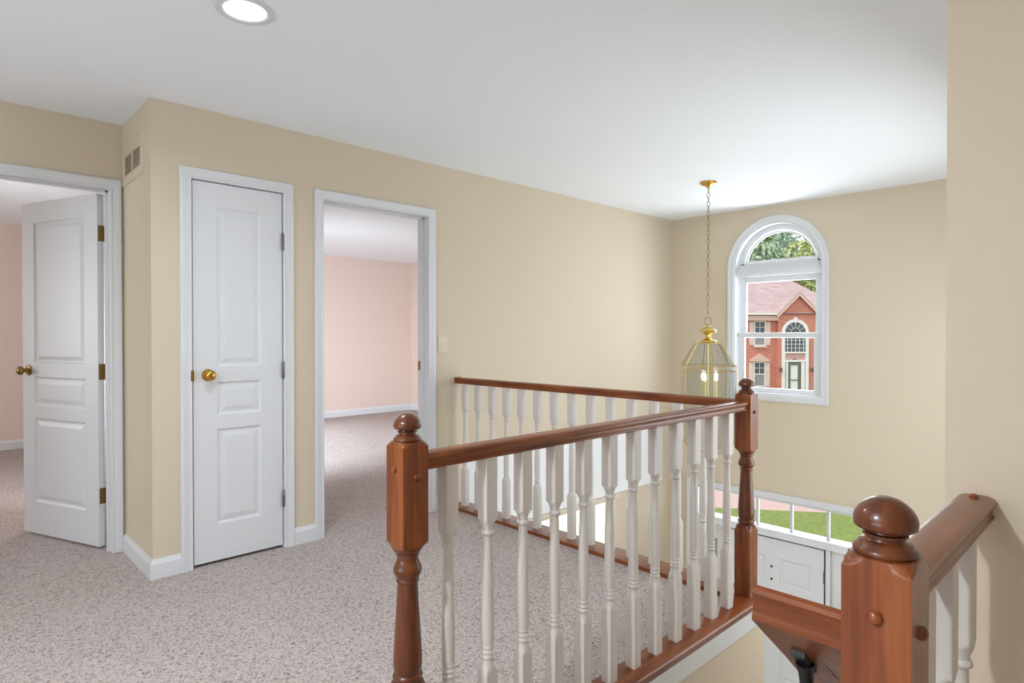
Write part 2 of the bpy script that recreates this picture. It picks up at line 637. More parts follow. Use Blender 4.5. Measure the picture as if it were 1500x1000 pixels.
# ------------------------------------------------------------------ panel doors
def panel_door(wd, h, t, panels, one_side=False):
    """leaf in local coords x 0..wd, y 0 (front, facing -y) .. t, z 0..h"""
    mb = MB()
    bm = mb.bm
    xs = sorted({0.0, wd} | {p[0] for p in panels} | {p[1] for p in panels})
    zs = sorted({0.0, h} | {p[2] for p in panels} | {p[3] for p in panels})
    steps = [(0, 0), (0.004, 0.0035), (0.012, 0.0085), (0.020, 0.0085), (0.042, 0.0025), (0.046, 0.002)]
    for yf, sg in ((0.0, 1), (t, -1)):
        for i in range(len(xs) - 1):
            for j in range(len(zs) - 1):
                a, b, c, d = xs[i], xs[i + 1], zs[j], zs[j + 1]
                hit = any(p[0] <= a + 1e-6 and p[1] >= b - 1e-6 and p[2] <= c + 1e-6 and p[3] >= d - 1e-6 for p in panels)
                if not hit:
                    mb.poly([(a, yf, c), (b, yf, c), (b, yf, d), (a, yf, d)])
        for p in panels:
            rings = []
            for ins, dep in steps:
                y = yf + sg * dep
                rings.append([(p[0] + ins, y, p[2] + ins), (p[1] - ins, y, p[2] + ins), (p[1] - ins, y, p[3] - ins), (p[0] + ins, y, p[3] - ins)])
            vs = [[bm.verts.new(q) for q in r] for r in rings]
            for A, B in zip(vs, vs[1:]):
                for k in range(4):
                    bm.faces.new((A[k], A[(k + 1) % 4], B[(k + 1) % 4], B[k]))
            bm.faces.new(vs[-1])
    for q in ([(0, 0, 0), (0, t, 0), (0, t, h), (0, 0, h)], [(wd, 0, 0), (wd, t, 0), (wd, t, h), (wd, 0, h)],
              [(0, 0, 0), (wd, 0, 0), (wd, t, 0), (0, t, 0)], [(0, 0, h), (wd, 0, h), (wd, t, h), (0, t, h)]):
        mb.poly(q)
    bmesh.ops.remove_doubles(bm, verts=bm.verts, dist=1e-5)
    return mb


def knob(parent, x, y, z, axis, material, name='door_knob'):
    mb = MB()
    mb.lathe([(0, 0.030), (0.004, 0.032), (0.007, 0.030), (0.011, 0.016), (0.024, 0.0115), (0.032, 0.013), (0.038, 0.022),
              (0.046, 0.0265), (0.054, 0.0265), (0.061, 0.022), (0.066, 0.011), (0.0665, 0)], axis, (x, y, z), 32)
    o = mb.build(name, material, parent, smooth=40)
    o['label'] = 'round brass knob'
    return o


# closet door (closed, swings into the hall): hinges on the right
CW = 1.508 - 1.030
d2 = thing('door_2', 'closed narrow white panel door with brass knob, between two casings', 'door', (1.030, YM + 0.004, 0.017), kind='structure')
panel_door(CW, 2.029, 0.035, [(0.119, 0.355, 0.195, 0.709), (0.119, 0.355, 0.784, 0.963), (0.119, 0.355, 1.045, 1.903)]).build('leaf', M['white'], d2)
knob(d2, 0.072, 0.0, 1.002, '-Y', M['brass'])
sp = MB().box(-0.0165, -0.0015, -0.0165, -0.0135, 0.975, 1.029).box(-0.0055, -0.0015, -0.0165, 0.012, 0.975, 1.029).build('strike_plate', M['brass'], d2)
for z in (1.77, 1.03, 0.288):
    h = MB()
    h.lathe([(-0.049, 0.0), (-0.0485, 0.005), (-0.045, 0.0080), (-0.0155, 0.0080), (-0.0152, 0.0060), (-0.0145, 0.0080), (0.0145, 0.0080),
             (0.0152, 0.0060), (0.0155, 0.0080), (0.045, 0.0080), (0.0485, 0.005), (0.053, 0.0)], 'Z', (CW + 0.0015, -0.0100, z - 0.017), 14)
    h.box(CW - 0.003, CW + 0.006, -0.003, 0.012, z - 0.017 - 0.045, z - 0.017 + 0.045)
    h.build('hinge', M['steel'], d2, smooth=40)

# open door at far left, swung into the left bedroom
ANG = math.radians(68)
PX, PY = D1X1 - 0.006, YA + TW + 0.008
# local x runs from hinge to latch, local y is the thickness towards the room side
e1 = Vector((-math.cos(ANG), math.sin(ANG)))
d1 = thing('door_1', 'open white panel door with brass hinges and knob, pink bedroom behind it', 'door', (PX, PY, 0.016), kind='structure')
d1.rotation_euler = (0, 0, math.atan2(e1.y, e1.x))
DW = 0.732
# rotated frame: +x = e1, +y = left of e1 = hall face side ; leaf occupies y 0 .. 0.035
pm = [(0.118, DW - 0.118, 0.195, 0.709), (0.118, DW - 0.118, 0.784, 0.963), (0.118, DW - 0.118, 1.045, 1.903)]
panel_door(DW, 2.026, 0.035, pm).build('leaf', M['white'], d1, loc=(0.003, 0, 0))
knob(d1, DW - 0.062, 0.035, 1.0, 'Y', M['oldbrass'])
knob(d1, DW - 0.062, 0.0, 1.0, '-Y', M['oldbrass'])
MB().box(DW + 0.0025, DW + 0.0045, 0.006, 0.029, 0.972, 1.03).build('latch_plate', M['oldbrass'], d1)
for z in (1.80, 1.005, 0.29):
    h = MB()
    h.box(-0.0005, 0.0035, 0.0, 0.030, z - 0.045, z + 0.045)
    h.lathe([(z - 0.046, 0.0065), (z + 0.046, 0.0065)], 'Z', (-0.003, -0.005, 0), 12)
    h.build('hinge', M['oldbrass'], d1, smooth=40)


# ------------------------------------------------------------------ railings
RAIL = [(-0.024, 0.0), (0.024, 0.0), (0.0265, 0.003), (0.0265, 0.0075), (0.0235, 0.010), (0.0225, 0.016), (0.0250, 0.023), (0.0295, 0.029),
        (0.0300, 0.034), (0.0270, 0.039), (0.018, 0.0425), (0.0, 0.0440),
        (-0.018, 0.0425), (-0.0270, 0.039), (-0.0300, 0.034), (-0.0295, 0.029), (-0.0250, 0.023), (-0.0225, 0.016), (-0.0235, 0.010),
        (-0.0265, 0.0075), (-0.0265, 0.003)]
RZ = 0.884             # underside of the rails
YN = 1.32              # axis of the long railing
XR = 2.785             # axis of the cross railing
BALP = [(0.02, 0.05), (0.268, 0.05), (0.272, 0.0283), (0.284, 0.0228), (0.290, 0.0190), (0.300, 0.0172), (0.306, 0.0160), (0.310, 0.0168), (0.315, 0.0192),
        (0.320, 0.0168), (0.324, 0.0162), (0.329, 0.0190), (0.334, 0.0165), (0.338, 0.0162), (0.343, 0.0188), (0.348, 0.0165), (0.354, 0.0176),
        (0.366, 0.0184), (0.43, 0.0182), (0.52, 0.0165), (0.60, 0.0145), (0.658, 0.0130), (0.661, 0.0135), (0.664, 0.0176), (0.668, 0.0190), (0.673, 0.0178),
        (0.676, 0.0145), (0.684, 0.0150), (0.692, 0.0182), (0.697, 0.0200), (0.7005, 0.0220), (0.7060, 0.0283), (0.709, 0.05), (RZ + 0.003, 0.05)]
NEWB = [(0.0, 0.08), (0.318, 0.08), (0.322, 0.0540), (0.336, 0.0455), (0.346, 0.040), (0.350, 0.0335), (0.354, 0.0335), (0.357, 0.0372), (0.362, 0.0385), (0.367, 0.0372),
        (0.370, 0.0335), (0.374, 0.0330), (0.380, 0.0358), (0.392, 0.0370), (0.41, 0.0368), (0.47, 0.0335), (0.54, 0.0288), (0.59, 0.0262), (0.600, 0.0262),
        (0.603, 0.0290), (0.608, 0.0296), (0.612, 0.0280), (0.616, 0.0300), (0.624, 0.0350), (0.632, 0.0367), (0.640, 0.0358), (0.650, 0.0312), (0.660, 0.0275),
        (0.667, 0.0272), (0.671, 0.0295), (0.675, 0.0305), (0.678, 0.0300), (0.680, 0.0340), (0.686, 0.0370), (0.693, 0.0415), (0.704, 0.0540), (0.707, 0.08),
        (0.946, 0.08), (0.948, 0.0540), (0.955, 0.0475), (0.961, 0.0405), (0.9625, 0.036)]
NEWT = [(0.9615, 0.034), (0.963, 0.0355), (0.967, 0.0360), (0.970, 0.0340), (0.972, 0.0305), (0.976, 0.0290), (0.978, 0.0235), (0.981, 0.0212), (0.9828, 0.0212), (0.9838, 0.0250),
        (0.9868, 0.0252), (0.988, 0.0210), (0.9915, 0.0205), (0.9922, 0.0310), (0.9945, 0.0345), (0.999, 0.0357), (1.004, 0.0355), (1.010, 0.0338), (1.017, 0.0295),
        (1.023, 0.0235), (1.028, 0.0160), (1.0305, 0.0085), (1.031, 0.0)]


def newel(parent, x, y, zlow=0.0):
    prof = [(zlow, 0.08)] + NEWB[1:]
    n = MB().turned(prof, 0.038, 48).build('newel_post', M['wood_z'], parent, (x, y, 0), smooth=38)
    # the turned parts took the stain darker than the flat block faces
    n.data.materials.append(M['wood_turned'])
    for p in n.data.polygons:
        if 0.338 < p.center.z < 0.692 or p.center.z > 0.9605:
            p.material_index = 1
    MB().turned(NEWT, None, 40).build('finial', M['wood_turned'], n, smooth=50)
    p = MB()
    p.lathe([(0.037, 0.0085), (0.0415, 0.0085), (0.0445, 0.0065), (0.046, 0.003), (0.0462, 0)], '-X', (0, 0.0, 0.893), 16)
    p.build('dowel_plug', M['wood_z'], n, smooth=50)
    p = MB()
    p.lathe([(0.037, 0.0085), (0.0415, 0.0085), (0.0445, 0.0065), (0.046, 0.003), (0.0462, 0)], '-Y', (0, 0.0, 0.875), 16)
    p.build('dowel_plug', M['wood_z'], n, smooth=50)
    return n


bal_proto = None


def baluster(parent, x, y):
    global bal_proto
    if bal_proto is None:
        bal_proto = MB().turned(BALP, 0.0198, 32).build('baluster', M['whitebal'], parent, (x, y, 0), smooth=35)
        return bal_proto
    c = bal_proto.copy()
    COL.objects.link(c)
    c.parent = parent
    c.location = (x, y, 0)
    return c


NX1, NX2, NX3, NY3 = 0.895, XR, 0.859, 0.229
r1 = thing('stair_railing', 'long cherry wood railing with white balusters between two ball-topped newels on the landing edge', 'railing')
newel(r1, NX1, YN)
newel(r1, NX2, YN, 0.012)
MB().extrude_profile(RAIL, lambda a, b, t: (t, YN + a, RZ + b), NX1 + 0.037, NX2 - 0.037).build('handrail', M['wood_x'], r1, smooth=40)
for k in range(12):
    baluster(r1, 2.587 - 0.1423 * k, YN - 0.005)
# landing nosing: flat tread strip with a rounded lip and a cove under it
PLATE = [(1.357, -0.02), (1.357, 0.020), (1.252, 0.020), (1.245, 0.017), (1.240, 0.010), (1.240, 0.000), (1.245, -0.006), (1.252, -0.008), (1.254, -0.02)]
MB().extrude_profile(PLATE, lambda a, b, t: (t, a, b), 0.935, 2.87).build('base_strip', M['wood_x'], r1, smooth=40)
struct('trim_6', MB().box(0.935, 2.864, 1.250, 1.262, -0.098, -0.020).box(2.85, 2.864, 1.262, YM, -0.098, -0.020), M['white'],
       'white fascia board under the wooden landing edge', 'fascia', bevel=0.002)

r2 = thing('cross_railing', 'railing from the beige hall wall to the far corner newel, seen through the nearer balusters', 'railing')
MB().extrude_profile(RAIL, lambda a, b, t: (XR + 0.012 + a, t, RZ + 0.002 + b), YN + 0.0381, YM).build('handrail', M['wood_y'], r2, smooth=40)
p = MB()
p.lathe([(RZ + 0.043, 0.007), (RZ + 0.0485, 0.007), (RZ + 0.051, 0.004), (RZ + 0.0515, 0)], 'Z', (XR + 0.012, YM - 0.03, 0), 14)
p.build('dowel_plug', M['wood_y'], r2, smooth=50)
for k in range(14):
    baluster(r2, XR + 0.008, 3.395 - 0.1423 * k)
PL2 = [(2.715, -0.02), (2.715, 0.020), (2.862, 0.020), (2.869, 0.017), (2.874, 0.010), (2.874, 0.000), (2.869, -0.006), (2.862, -0.008), (2.860, -0.02)]
MB().extrude_profile(PL2, lambda a, b, t: (a, t, b), 1.358, YM).build('base_strip', M['wood_y'], r2, smooth=40)

r3 = thing('guard_railing', 'short railing from the big foreground newel to the right beige wall', 'railing')
newel(r3, NX3, NY3)
MB().extrude_profile(RAIL, lambda a, b, t: (t, NY3 + a, RZ + 0.004 + b), NX3 + 0.037, XS).build('handrail', M['wood_x'], r3, smooth=40)
p = MB()
p.lathe([(RZ + 0.046, 0.0075), (RZ + 0.0515, 0.0075), (RZ + 0.054, 0.004), (RZ + 0.0545, 0)], 'Z', (XS - 0.03, NY3, 0), 14)
p.build('dowel_plug', M['wood_x'], r3, smooth=50)
for k in range(3):
    baluster(r3, NX3 + 0.145 + 0.1425 * k, NY3)
MB().box(0.935, XS, 0.185, 0.288, -0.02, 0.020).build('base_strip', M['wood_x'], r3, bevel=0.006)

# wall-mounted stair handrail with return to the newel and black bracket
h = thing('stair_handrail', 'sloping wooden stair handrail with black bracket beside the big foreground newel', 'handrail')
SL = 0.85
hx0, hz0 = 0.832, 0.836
HP = [(0.0, 0.0), (0.066, 0.0), (0.068, 0.003), (0.068, 0.008), (0.0655, 0.011), (0.066, 0.030), (0.068, 0.036), (0.066, 0.043), (0.060, 0.046), (0.034, 0.048),
      (0.008, 0.046), (0.002, 0.043), (0.0, 0.036), (0.002, 0.030), (0.0025, 0.011), (0.0, 0.008)]
MB().rings([[(hx0 + 0.02, 0.316 + a, hz0 - SL * 0.02 + b) for a, b in HP],
            [(hx0 + 3.1, 0.316 + a, hz0 - SL * 3.1 + b) for a, b in HP]]).build('handrail', M['wood_x'], h, smooth=40)
RP = [(-0.003, 0.0), (-0.003, 0.008), (0.0, 0.011), (0.0, 0.034), (-0.003, 0.038), (-0.001, 0.044), (0.006, 0.047), (0.125, -0.050), (0.125, -0.104)]
MB().extrude_profile(RP, lambda a, b, t: (hx0 + a, t, hz0 + b), 0.268, 0.384).build('rail_return', M['wood_y'], h, smooth=40)
b = MB()
bx = 0.915
bz = hz0 - SL * (bx - hx0)
b.prism([(bx - 0.022, 0.337, bz + 0.0187), (bx + 0.022, 0.337, bz - 0.0187), (bx + 0.0203, 0.337, bz - 0.0267), (bx - 0.0237, 0.337, bz + 0.0107)], (0, 0.019, 0))
bpts = [(bx + 0.002, 0.346, bz - 0.006), (bx + 0.008, 0.347, bz - 0.024), (bx + 0.012, 0.347, bz - 0.042), (bx + 0.015, 0.343, bz - 0.060), (bx + 0.018, 0.333, bz - 0.075),
        (bx + 0.021, 0.318, bz - 0.085), (bx + 0.023, 0.300, bz - 0.090), (bx + 0.024, 0.281, bz - 0.091)]
b.tube(bpts, [0.013, 0.0105, 0.0095, 0.009, 0.009, 0.0095, 0.011, 0.014], 12)
b.lathe([(0, 0.03), (0.004, 0.03), (0.007, 0.022), (0.008, 0.0)], 'Y', (bpts[-1][0], YS, bpts[-1][2]), 20)
br = b.build('bracket', M['black'], h, smooth=45)
br['label'] = 'black iron bracket'

# carpeted stairs down to the foyer
m = MB()
nr = 14
rise = -ZF / nr
for k in range(nr - 1):
    m.box(0.95 + 0.245 * k, 0.95 + 0.245 * (k + 1), YS, 1.262, ZF, -rise * (k + 1))
struct('stairs', m, M['carpet'], 'carpeted flight of stairs down to the foyer', 'stairs', bevel=0.01)

# ------------------------------------------------------------------ arched window
wn1 = thing('window_1', 'white arched window over a double hung sash, red brick house outside', 'window', kind='structure')
N = 36
zb = WZB
arc = [(WYC + WR * math.cos(PI * k / N), WZC + WR * math.sin(PI * k / N)) for k in range(N + 1)]
path = [(WYC - WR, zb), (WYC + WR, zb)] + arc[:-1] + [(WYC - WR, WZC)]
WCAS = [(0, 0), (0, 0.010), (-0.006, 0.013), (-0.014, 0.011), (-0.032, 0.014), (-0.044, 0.020), (-0.054, 0.021), (-0.059, 0.017), (-0.060, 0.0)]
MB().moulding(path, WCAS, lambda y, z, hh: (XW - hh, y, z), closed=True).build('casing', M['white'], wn1, smooth=35)
LIN = [(0.0, 0.0), (0.012, 0.0), (0.012, 0.14), (0.0, 0.14)]
MB().moulding(path, LIN, lambda y, z, hh: (XW - 0.001 + hh, y, z), closed=True).build('jamb', M['white'], wn1, smooth=35)
# half round light
ra = WR - 0.012


def half_round(zc, r, zlow, n=32):
    a0 = math.asin((zlow - zc) / r)
    return [(WYC + r * math.cos(a0 + (PI - 2 * a0) * k / n), zc + r * math.sin(a0 + (PI - 2 * a0) * k / n)) for k in range(n + 1)]


FR = [(0.0, 0.0), (0.048, 0.0), (0.060, 0.018), (0.072, 0.020), (0.072, 0.03), (0.0, 0.03)]
pa = half_round(WZC, ra, 1.868 + 0.002)
MB().moulding(pa, FR, lambda y, z, hh: (XW + 0.078 + hh, y, z), closed=True).build('fan_light_frame', M['white'], wn1, smooth=35)
pg = half_round(WZC, ra - 0.065, 1.94)
MB().prism([(XW + 0.100, y, z) for y, z in pg], (0.004, 0, 0)).build('pane', M['glass'], wn1)
MB().box(XW + 0.035, XW + 0.135, WYC - ra, WYC + ra, 1.785, 1.872).box(XW + 0.022, XW + 0.035, WYC - ra, WYC + ra, 1.80, 1.845)\
    .build('transom_bar', M['white'], wn1, bevel=0.004)


def sash(name, z0, z1, x, rail_b, rail_t):
    hw = ra - 0.006
    prof = [(0.0, 0.0), (0.046, 0.0), (0.058, 0.012), (0.062, 0.012), (0.062, 0.026), (0.0, 0.03)]
    mb = MB()
    mb.box(x, x + 0.03, WYC - hw, WYC - hw + 0.066, z0, z1).box(x, x + 0.03, WYC + hw - 0.066, WYC + hw, z0, z1)
    mb.box(x, x + 0.03, WYC - hw + 0.066, WYC + hw - 0.066, z0, z0 + rail_b).box(x, x + 0.03, WYC - hw + 0.066, WYC + hw - 0.066, z1 - rail_t, z1)
    s_ = mb.build(name, M['white'], wn1, bevel=0.004)
    MB().box(x + 0.013, x + 0.017, WYC - hw + 0.064, WYC + hw - 0.064, z0 + rail_b - 0.002, z1 - rail_t + 0.002).build('pane', M['glass'], s_)
    return s_


sash('upper_sash', 1.208, 1.785, XW + 0.085, 0.045, 0.052)
sash('lower_sash', 0.690, 1.257, XW + 0.050, 0.050, 0.046)

# ------------------------------------------------------------------ front entry: door, sidelights, transom
YD0, YD1 = 1.973, 2.887
ent = MB()
ent.moulding([(EY0, ZF), (EY0, EZT), (EY1, EZT), (EY1, ZF)][::-1], [(-a, hh) for a, hh in CAS], lambda y, z, hh: (XW - hh, y, z))
xa, xb = XW + 0.01, XW + 0.14
ent.box(xa, xb, EY0, EY0 + 0.03, ZF, EZT).box(xa, xb, EY1 - 0.03, EY1, ZF, EZT)
ent.box(xa, xb, EY0, EY1, EZT - 0.022, EZT)
ent.box(xa - 0.02, xb, EY0, EY1, -0.627, -0.560)
ent.box(xa, xb, YD0 - 0.045, YD0 - 0.006, ZF, -0.62).box(xa, xb, YD1 + 0.006, YD1 + 0.045, ZF, -0.62)
struct('trim_7', ent, M['white'], 'white frame of the front entry with posts and transom bar', 'door frame', smooth=35)

tr = thing('window_2', 'transom window of square panes over the front door, green lawn outside', 'window', kind='structure')
tm = MB()
for k in range(6):
    y = 1.645 + 0.314 * k
    tm.box(xa + 0.03, xa + 0.06, y - 0.011, y + 0.011, -0.562, EZT - 0.02)
tm.build('mullion_bars', mat('grey_white_mullion', srgb(196, 196, 200), 0.4), tr)
for k in range(5):
    y = 1.645 + 0.314 * k
    MB().box(xa + 0.043, xa + 0.047, y + 0.011, y + 0.303, -0.562, EZT - 0.02).build('pane', M['glass'], tr)

FW_GAP = 0.010
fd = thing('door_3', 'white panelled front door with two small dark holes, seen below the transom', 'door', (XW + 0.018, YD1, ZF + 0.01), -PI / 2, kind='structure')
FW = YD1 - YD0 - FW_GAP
MB().box(FW - 0.004, FW + FW_GAP + 0.006, 0.012, 0.04, 0, 2.054).box(0, FW, 0.012, 0.04, 2.036, 2.054).build('gap_shade_strip', M['dark'], fd)  # dark strip put in as the shade of the door gaps
pan = []
for (a, b2) in ((0.115, 0.385), (FW - 0.385, FW - 0.115)):
    pan += [(a, b2, 0.20, 0.62), (a, b2, 0.75, 1.52), (a, b2, 1.63, 1.865)]
panel_door(FW, 2.034, 0.045, pan).build('leaf', M['white'], fd)
for z in (1.735, 1.62):
    MB().lathe([(-0.001, 0.011), (0.002, 0.011), (0.0025, 0)], '-Y', (FW / 2 - 0.005, 0, z + 0.04), 16).build('peephole', M['dark'], fd)
for z in (1.80, 1.0, 0.25):
    MB().lathe([(z - 0.05, 0.007), (z + 0.05, 0.007)], 'Z', (FW + 0.004, -0.006, 0), 12).build('hinge', M['steel'], fd, smooth=40)
knob(fd, 0.07, 0, 0.95, '-Y', M['brass'])

for nm, ya, yb, lab in (('window_3', YD1 + 0.045, EY1 - 0.03, 'sidelight with a slatted blind left of the front door, behind the balusters'),
                        ('window_4', EY0 + 0.03, YD0 - 0.045, 'white sidelight right of the front door, partly behind the big newel')):
    sl = thing(nm, lab, 'window', kind='structure')
    st = 0.055 if nm == 'window_3' else 0.12
    mb = MB()
    mb.box(xa + 0.02, xa + 0.06, ya, ya + 0.055, ZF, -0.627).box(xa + 0.02, xa + 0.06, yb - st, yb, ZF, -0.627)
    mb.box(xa + 0.02, xa + 0.06, ya + 0.055, yb - st, -0.775, -0.627).box(xa + 0.02, xa + 0.06, ya + 0.055, yb - st, ZF, ZF + 0.75)
    mb.build('frame', M['white'], sl, bevel=0.004)
    MB().box(xa + 0.040, xa + 0.044, ya + 0.05, yb - st + 0.005, ZF + 0.74, -0.77).build('pane', M['glass'], sl)
    bl = MB()
    z = -0.79
    while z > ZF + 0.78:
        bl.box(xa + 0.046, xa + 0.062, ya + 0.055, yb - st, z - 0.0095, z)
        z -= 0.0135
    bl.build('blind', mat('grey_blind', srgb(178, 178, 172), 0.6), sl)

# ------------------------------------------------------------------ foyer lantern
LX, LY = 4.444, 2.42
ln = thing('foyer_lantern', 'six sided brass and glass lantern hanging on a long chain near the arched window', 'lantern', (LX, LY, ZC))
MB().lathe([(0, 0.062), (-0.006, 0.064), (-0.014, 0.060), (-0.022, 0.046), (-0.030, 0.022), (-0.036, 0.014), (-0.046, 0.012), (-0.048, 0)], 'Z', n=32)\
    .build('canopy', M['brass'], ln, smooth=50)
ch = MB()
z = -0.062
k = 0
while z > -1.035:
    pts = []
    for j in range(14):
        t = 2 * PI * j / 14
        a, b2 = 0.0105 * math.cos(t), 0.0215 * math.sin(t)
        ca = math.radians(20 + 90 * (k % 2))
        pts.append((a * math.cos(ca), a * math.sin(ca), z + b2))
    ch.tube(pts, 0.0022, 6, closed=True)
    z -= 0.0365
    k += 1
ch.build('chain', M['chainbrass'], ln, smooth=60)
zr = -1.083
rg = MB()
rg.tube([(0.028 * math.cos(2 * PI * j / 24) * math.cos(-0.75), 0.028 * math.cos(2 * PI * j / 24) * math.sin(-0.75), zr + 0.03 * math.sin(2 * PI * j / 24)) for j in range(24)], 0.0035, 8, closed=True)
rg.build('hanging_ring', M['chainbrass'], ln, smooth=60)
MB().lathe([(-1.112, 0.006), (-1.118, 0.012), (-1.130, 0.013), (-1.136, 0.030), (-1.146, 0.050), (-1.153, 0.062), (-1.160, 0.066), (-1.168, 0.060), (-1.174, 0.048), (-1.186, 0.030),
            (-1.192, 0.020), (-1.212, 0.018), (-1.222, 0.026), (-1.232, 0.052), (-1.238, 0.064), (-1.246, 0.066), (-1.252, 0.06), (-1.256, 0.0)], 'Z', n=32)\
    .build('finial', M['palebrass'], ln, smooth=50)
# hexagonal cage
toward = math.atan2(-LY, -LX)          # bearing from lantern to the hall
hexa = [toward + math.radians(11) + PI / 3 * k for k in range(6)]
lev = [(-1.258, 0.108), (-1.432, 0.2165), (-1.472, 0.2165), (-2.02, 0.2165), (-2.10, 0.14)]
P = [[(r * math.cos(a), r * math.sin(a), z) for a in hexa] for z, r in lev]
cg = MB()
for i in range(len(lev)):
    for k in range(6):
        cg.bar(P[i][k], P[i][(k + 1) % 6], 0.003, 6)
        if i:
            cg.bar(P[i - 1][k], P[i][k], 0.003, 6)
cg.bar((0, 0, -1.25), (0, 0, -1.96), 0.005, 8)
cg.build('cage', M['palebrass'], ln)
for i in (1, 2, 3, 4):
    for k in range(6):
        A, B, Cc, D = (Vector(P[i - 1][k]), Vector(P[i - 1][(k + 1) % 6]), Vector(P[i][(k + 1) % 6]), Vector(P[i][k]))
        nrm = (B - A).cross(D - A).normalized()
        if nrm.dot(A) < 0:
            nrm = -nrm
        ctr = (A + B + Cc + D) / 4
        gm = MB()
        gm.prism([A, B, Cc, D], nrm * 0.003)
        if i != 2:
            q = [ctr + (v - ctr) * 0.78 for v in (A, B, Cc, D)]
            ou = [v + nrm * 0.003 for v in (A, B, Cc, D)]
            inn = [v + nrm * 0.006 for v in q]
            gm.rings([ou, inn], cap=False)
            gm.poly(inn)
        gm.build('glass_pane', M['lglass'], ln)
for k in range(3):
    a = toward + math.radians(90 + 8) + 2 * PI / 3 * k
    cx, cy = 0.062 * math.cos(a), 0.062 * math.sin(a)
    cs = MB()
    cs.lathe([(-1.72, 0.0115), (-1.555, 0.0115), (-1.553, 0.0)], 'Z', (cx, cy, 0), 16)
    cs.lathe([(-1.735, 0.004), (-1.728, 0.022), (-1.716, 0.024), (-1.715, 0)], 'Z', (cx, cy, 0), 16)
    cs.tube([(0, 0, -1.86), (cx * 0.5, cy * 0.5, -1.86), (cx * 0.95, cy * 0.95, -1.82), (cx, cy, -1.74)], 0.004, 8)
    s_ = cs.build('candle', M['candle'], ln, smooth=45)
    MB().lathe([(-1.553, 0.008), (-1.545, 0.013), (-1.525, 0.0165), (-1.505, 0.0145), (-1.485, 0.0085), (-1.470, 0.0035), (-1.462, 0)], 'Z', (cx, cy, 0), 16).build('bulb', M['bulb'], s_, smooth=60)


# ------------------------------------------------------------------ recessed ceiling lights
def downlight(x, y, label, power):
    t = thing('recessed_ceiling_light', label, 'ceiling light', (x, y, ZC), 0, 'recessed ceiling lights')
    MB().lathe([(0.0, 0.103), (-0.004, 0.102), (-0.007, 0.096), (-0.006, 0.080), (-0.003, 0.074), (0.0, 0.072)], 'Z', n=40).build('trim_ring', M['white'], t, smooth=50)
    MB().lathe([(-0.001, 0.074), (-0.0035, 0.060), (-0.0045, 0.03), (-0.005, 0.0)], 'Z', n=40).build('lens', M['lens'], t, smooth=50)
    l = lamp('downlight', 'AREA', (0, 0, -0.012), power, (0.92, 1.0, 1.07), (0.14, 0.14), spread=math.radians(160))
    l.data.shape = 'DISK'
    l.parent = t
    return t


downlight(0.868, 2.325, 'lit round recessed ceiling light at the top edge above the closet', 10)
downlight(-1.0, 1.0, 'recessed ceiling light further back over the hall', 64)

# ------------------------------------------------------------------ air vent on the closet return wall
v = thing('air_vent', 'beige return air grille high on the wall between the doors', 'air vent', (XA, 3.84, 2.175))
y0, y1, z0, z1 = -0.225, 0.225, -0.105, 0.105
fr = MB()
fr.moulding([(y0, z0), (y1, z0), (y1, z1), (y0, z1)], [(0, 0), (0, 0.003), (0.006, 0.008), (0.050, 0.008), (0.054, 0.004), (0.054, 0.0)], lambda y, z, hh: (-hh, y, z), closed=True)
fr.box(-0.007, 0.0, -0.007, 0.007, z0 + 0.05, z1 - 0.05)
fr.build('frame', M['beige'], v, smooth=35)
gr = MB()
zz = z0 + 0.058
while zz < z1 - 0.055:
    for (a, b2) in ((y0 + 0.052, -0.007), (0.007, y1 - 0.052)):
        gr.prism([(-0.0055, a, zz), (-0.0015, a, zz + 0.006), (-0.0005, a, zz + 0.0055), (-0.0045, a, zz - 0.001)], (0, b2 - a, 0))
    zz += 0.009
gr.build('louvers', M['beige'], v)
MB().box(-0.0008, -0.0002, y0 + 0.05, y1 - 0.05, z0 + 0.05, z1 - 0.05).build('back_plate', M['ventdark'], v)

# ------------------------------------------------------------------ light switch
s = thing('light_switch', 'almond rocker light switch beside the bedroom doorway', 'light switch', (2.666, YM, 1.168))
MB().box(-0.041, 0.041, -0.006, 0, -0.058, 0.058).build('plate', M['ivory'], s, bevel=0.003)
MB().prism([(-0.0165, -0.006, -0.034), (-0.0165, -0.006, 0.034), (-0.0165, -0.0075, 0.034), (-0.0165, -0.012, -0.034)], (0.033, 0, 0)).build('rocker', M['ivory'], s, bevel=0.001)

# ------------------------------------------------------------------ outside: lawn, road, brick house, trees
RA = YAW - PI / 2          # the street runs square to this bearing
Fv = Vector((math.cos(YAW), math.sin(YAW), 0))
Rv = Vector((math.sin(YAW), -math.cos(YAW), 0))


def outpt(a, d, z):
    p = Fv * d + Rv * a
    return (p.x, p.y, z)


lw = MB()
lw.poly([(5.82, -9.2, -2.86), (25.8, -9.2, -2.86), (8.25, 14.4, -2.86), (5.82, 14.4, -2.86)])
lw.poly([outpt(-40, 23, -2.88), outpt(60, 22, -2.88), outpt(60, 35, -2.32), outpt(-40, 35, -2.32)])
lw.poly([outpt(-40, 35, -2.32), outpt(60, 35, -2.32), outpt(80, 90, -0.5), outpt(-60, 90, -0.5)])
struct('lawn', lw, M['lawn'], 'green mown lawn outside the transom window', 'lawn')
rd = MB()
rd.poly([outpt(-40, 14.0, -2.90), outpt(60, 4.0, -2.90), outpt(60, 22.4, -2.90), outpt(-40, 23.4, -2.90)])
struct('road', rd, M['pave'], 'pale pink pavement at the far edge of the lawn', 'pavement')

HB = outpt(14.13, 37.12, -2.30)
hs = thing('brick_house', 'red brick house with pink roof and arched entry, seen through the window', 'house', HB, RA)
hm = MB()
hm.box(-7, 5.6, 0, 9, -0.3, 4.78)
hm.build('wall', M['brick'], hs)
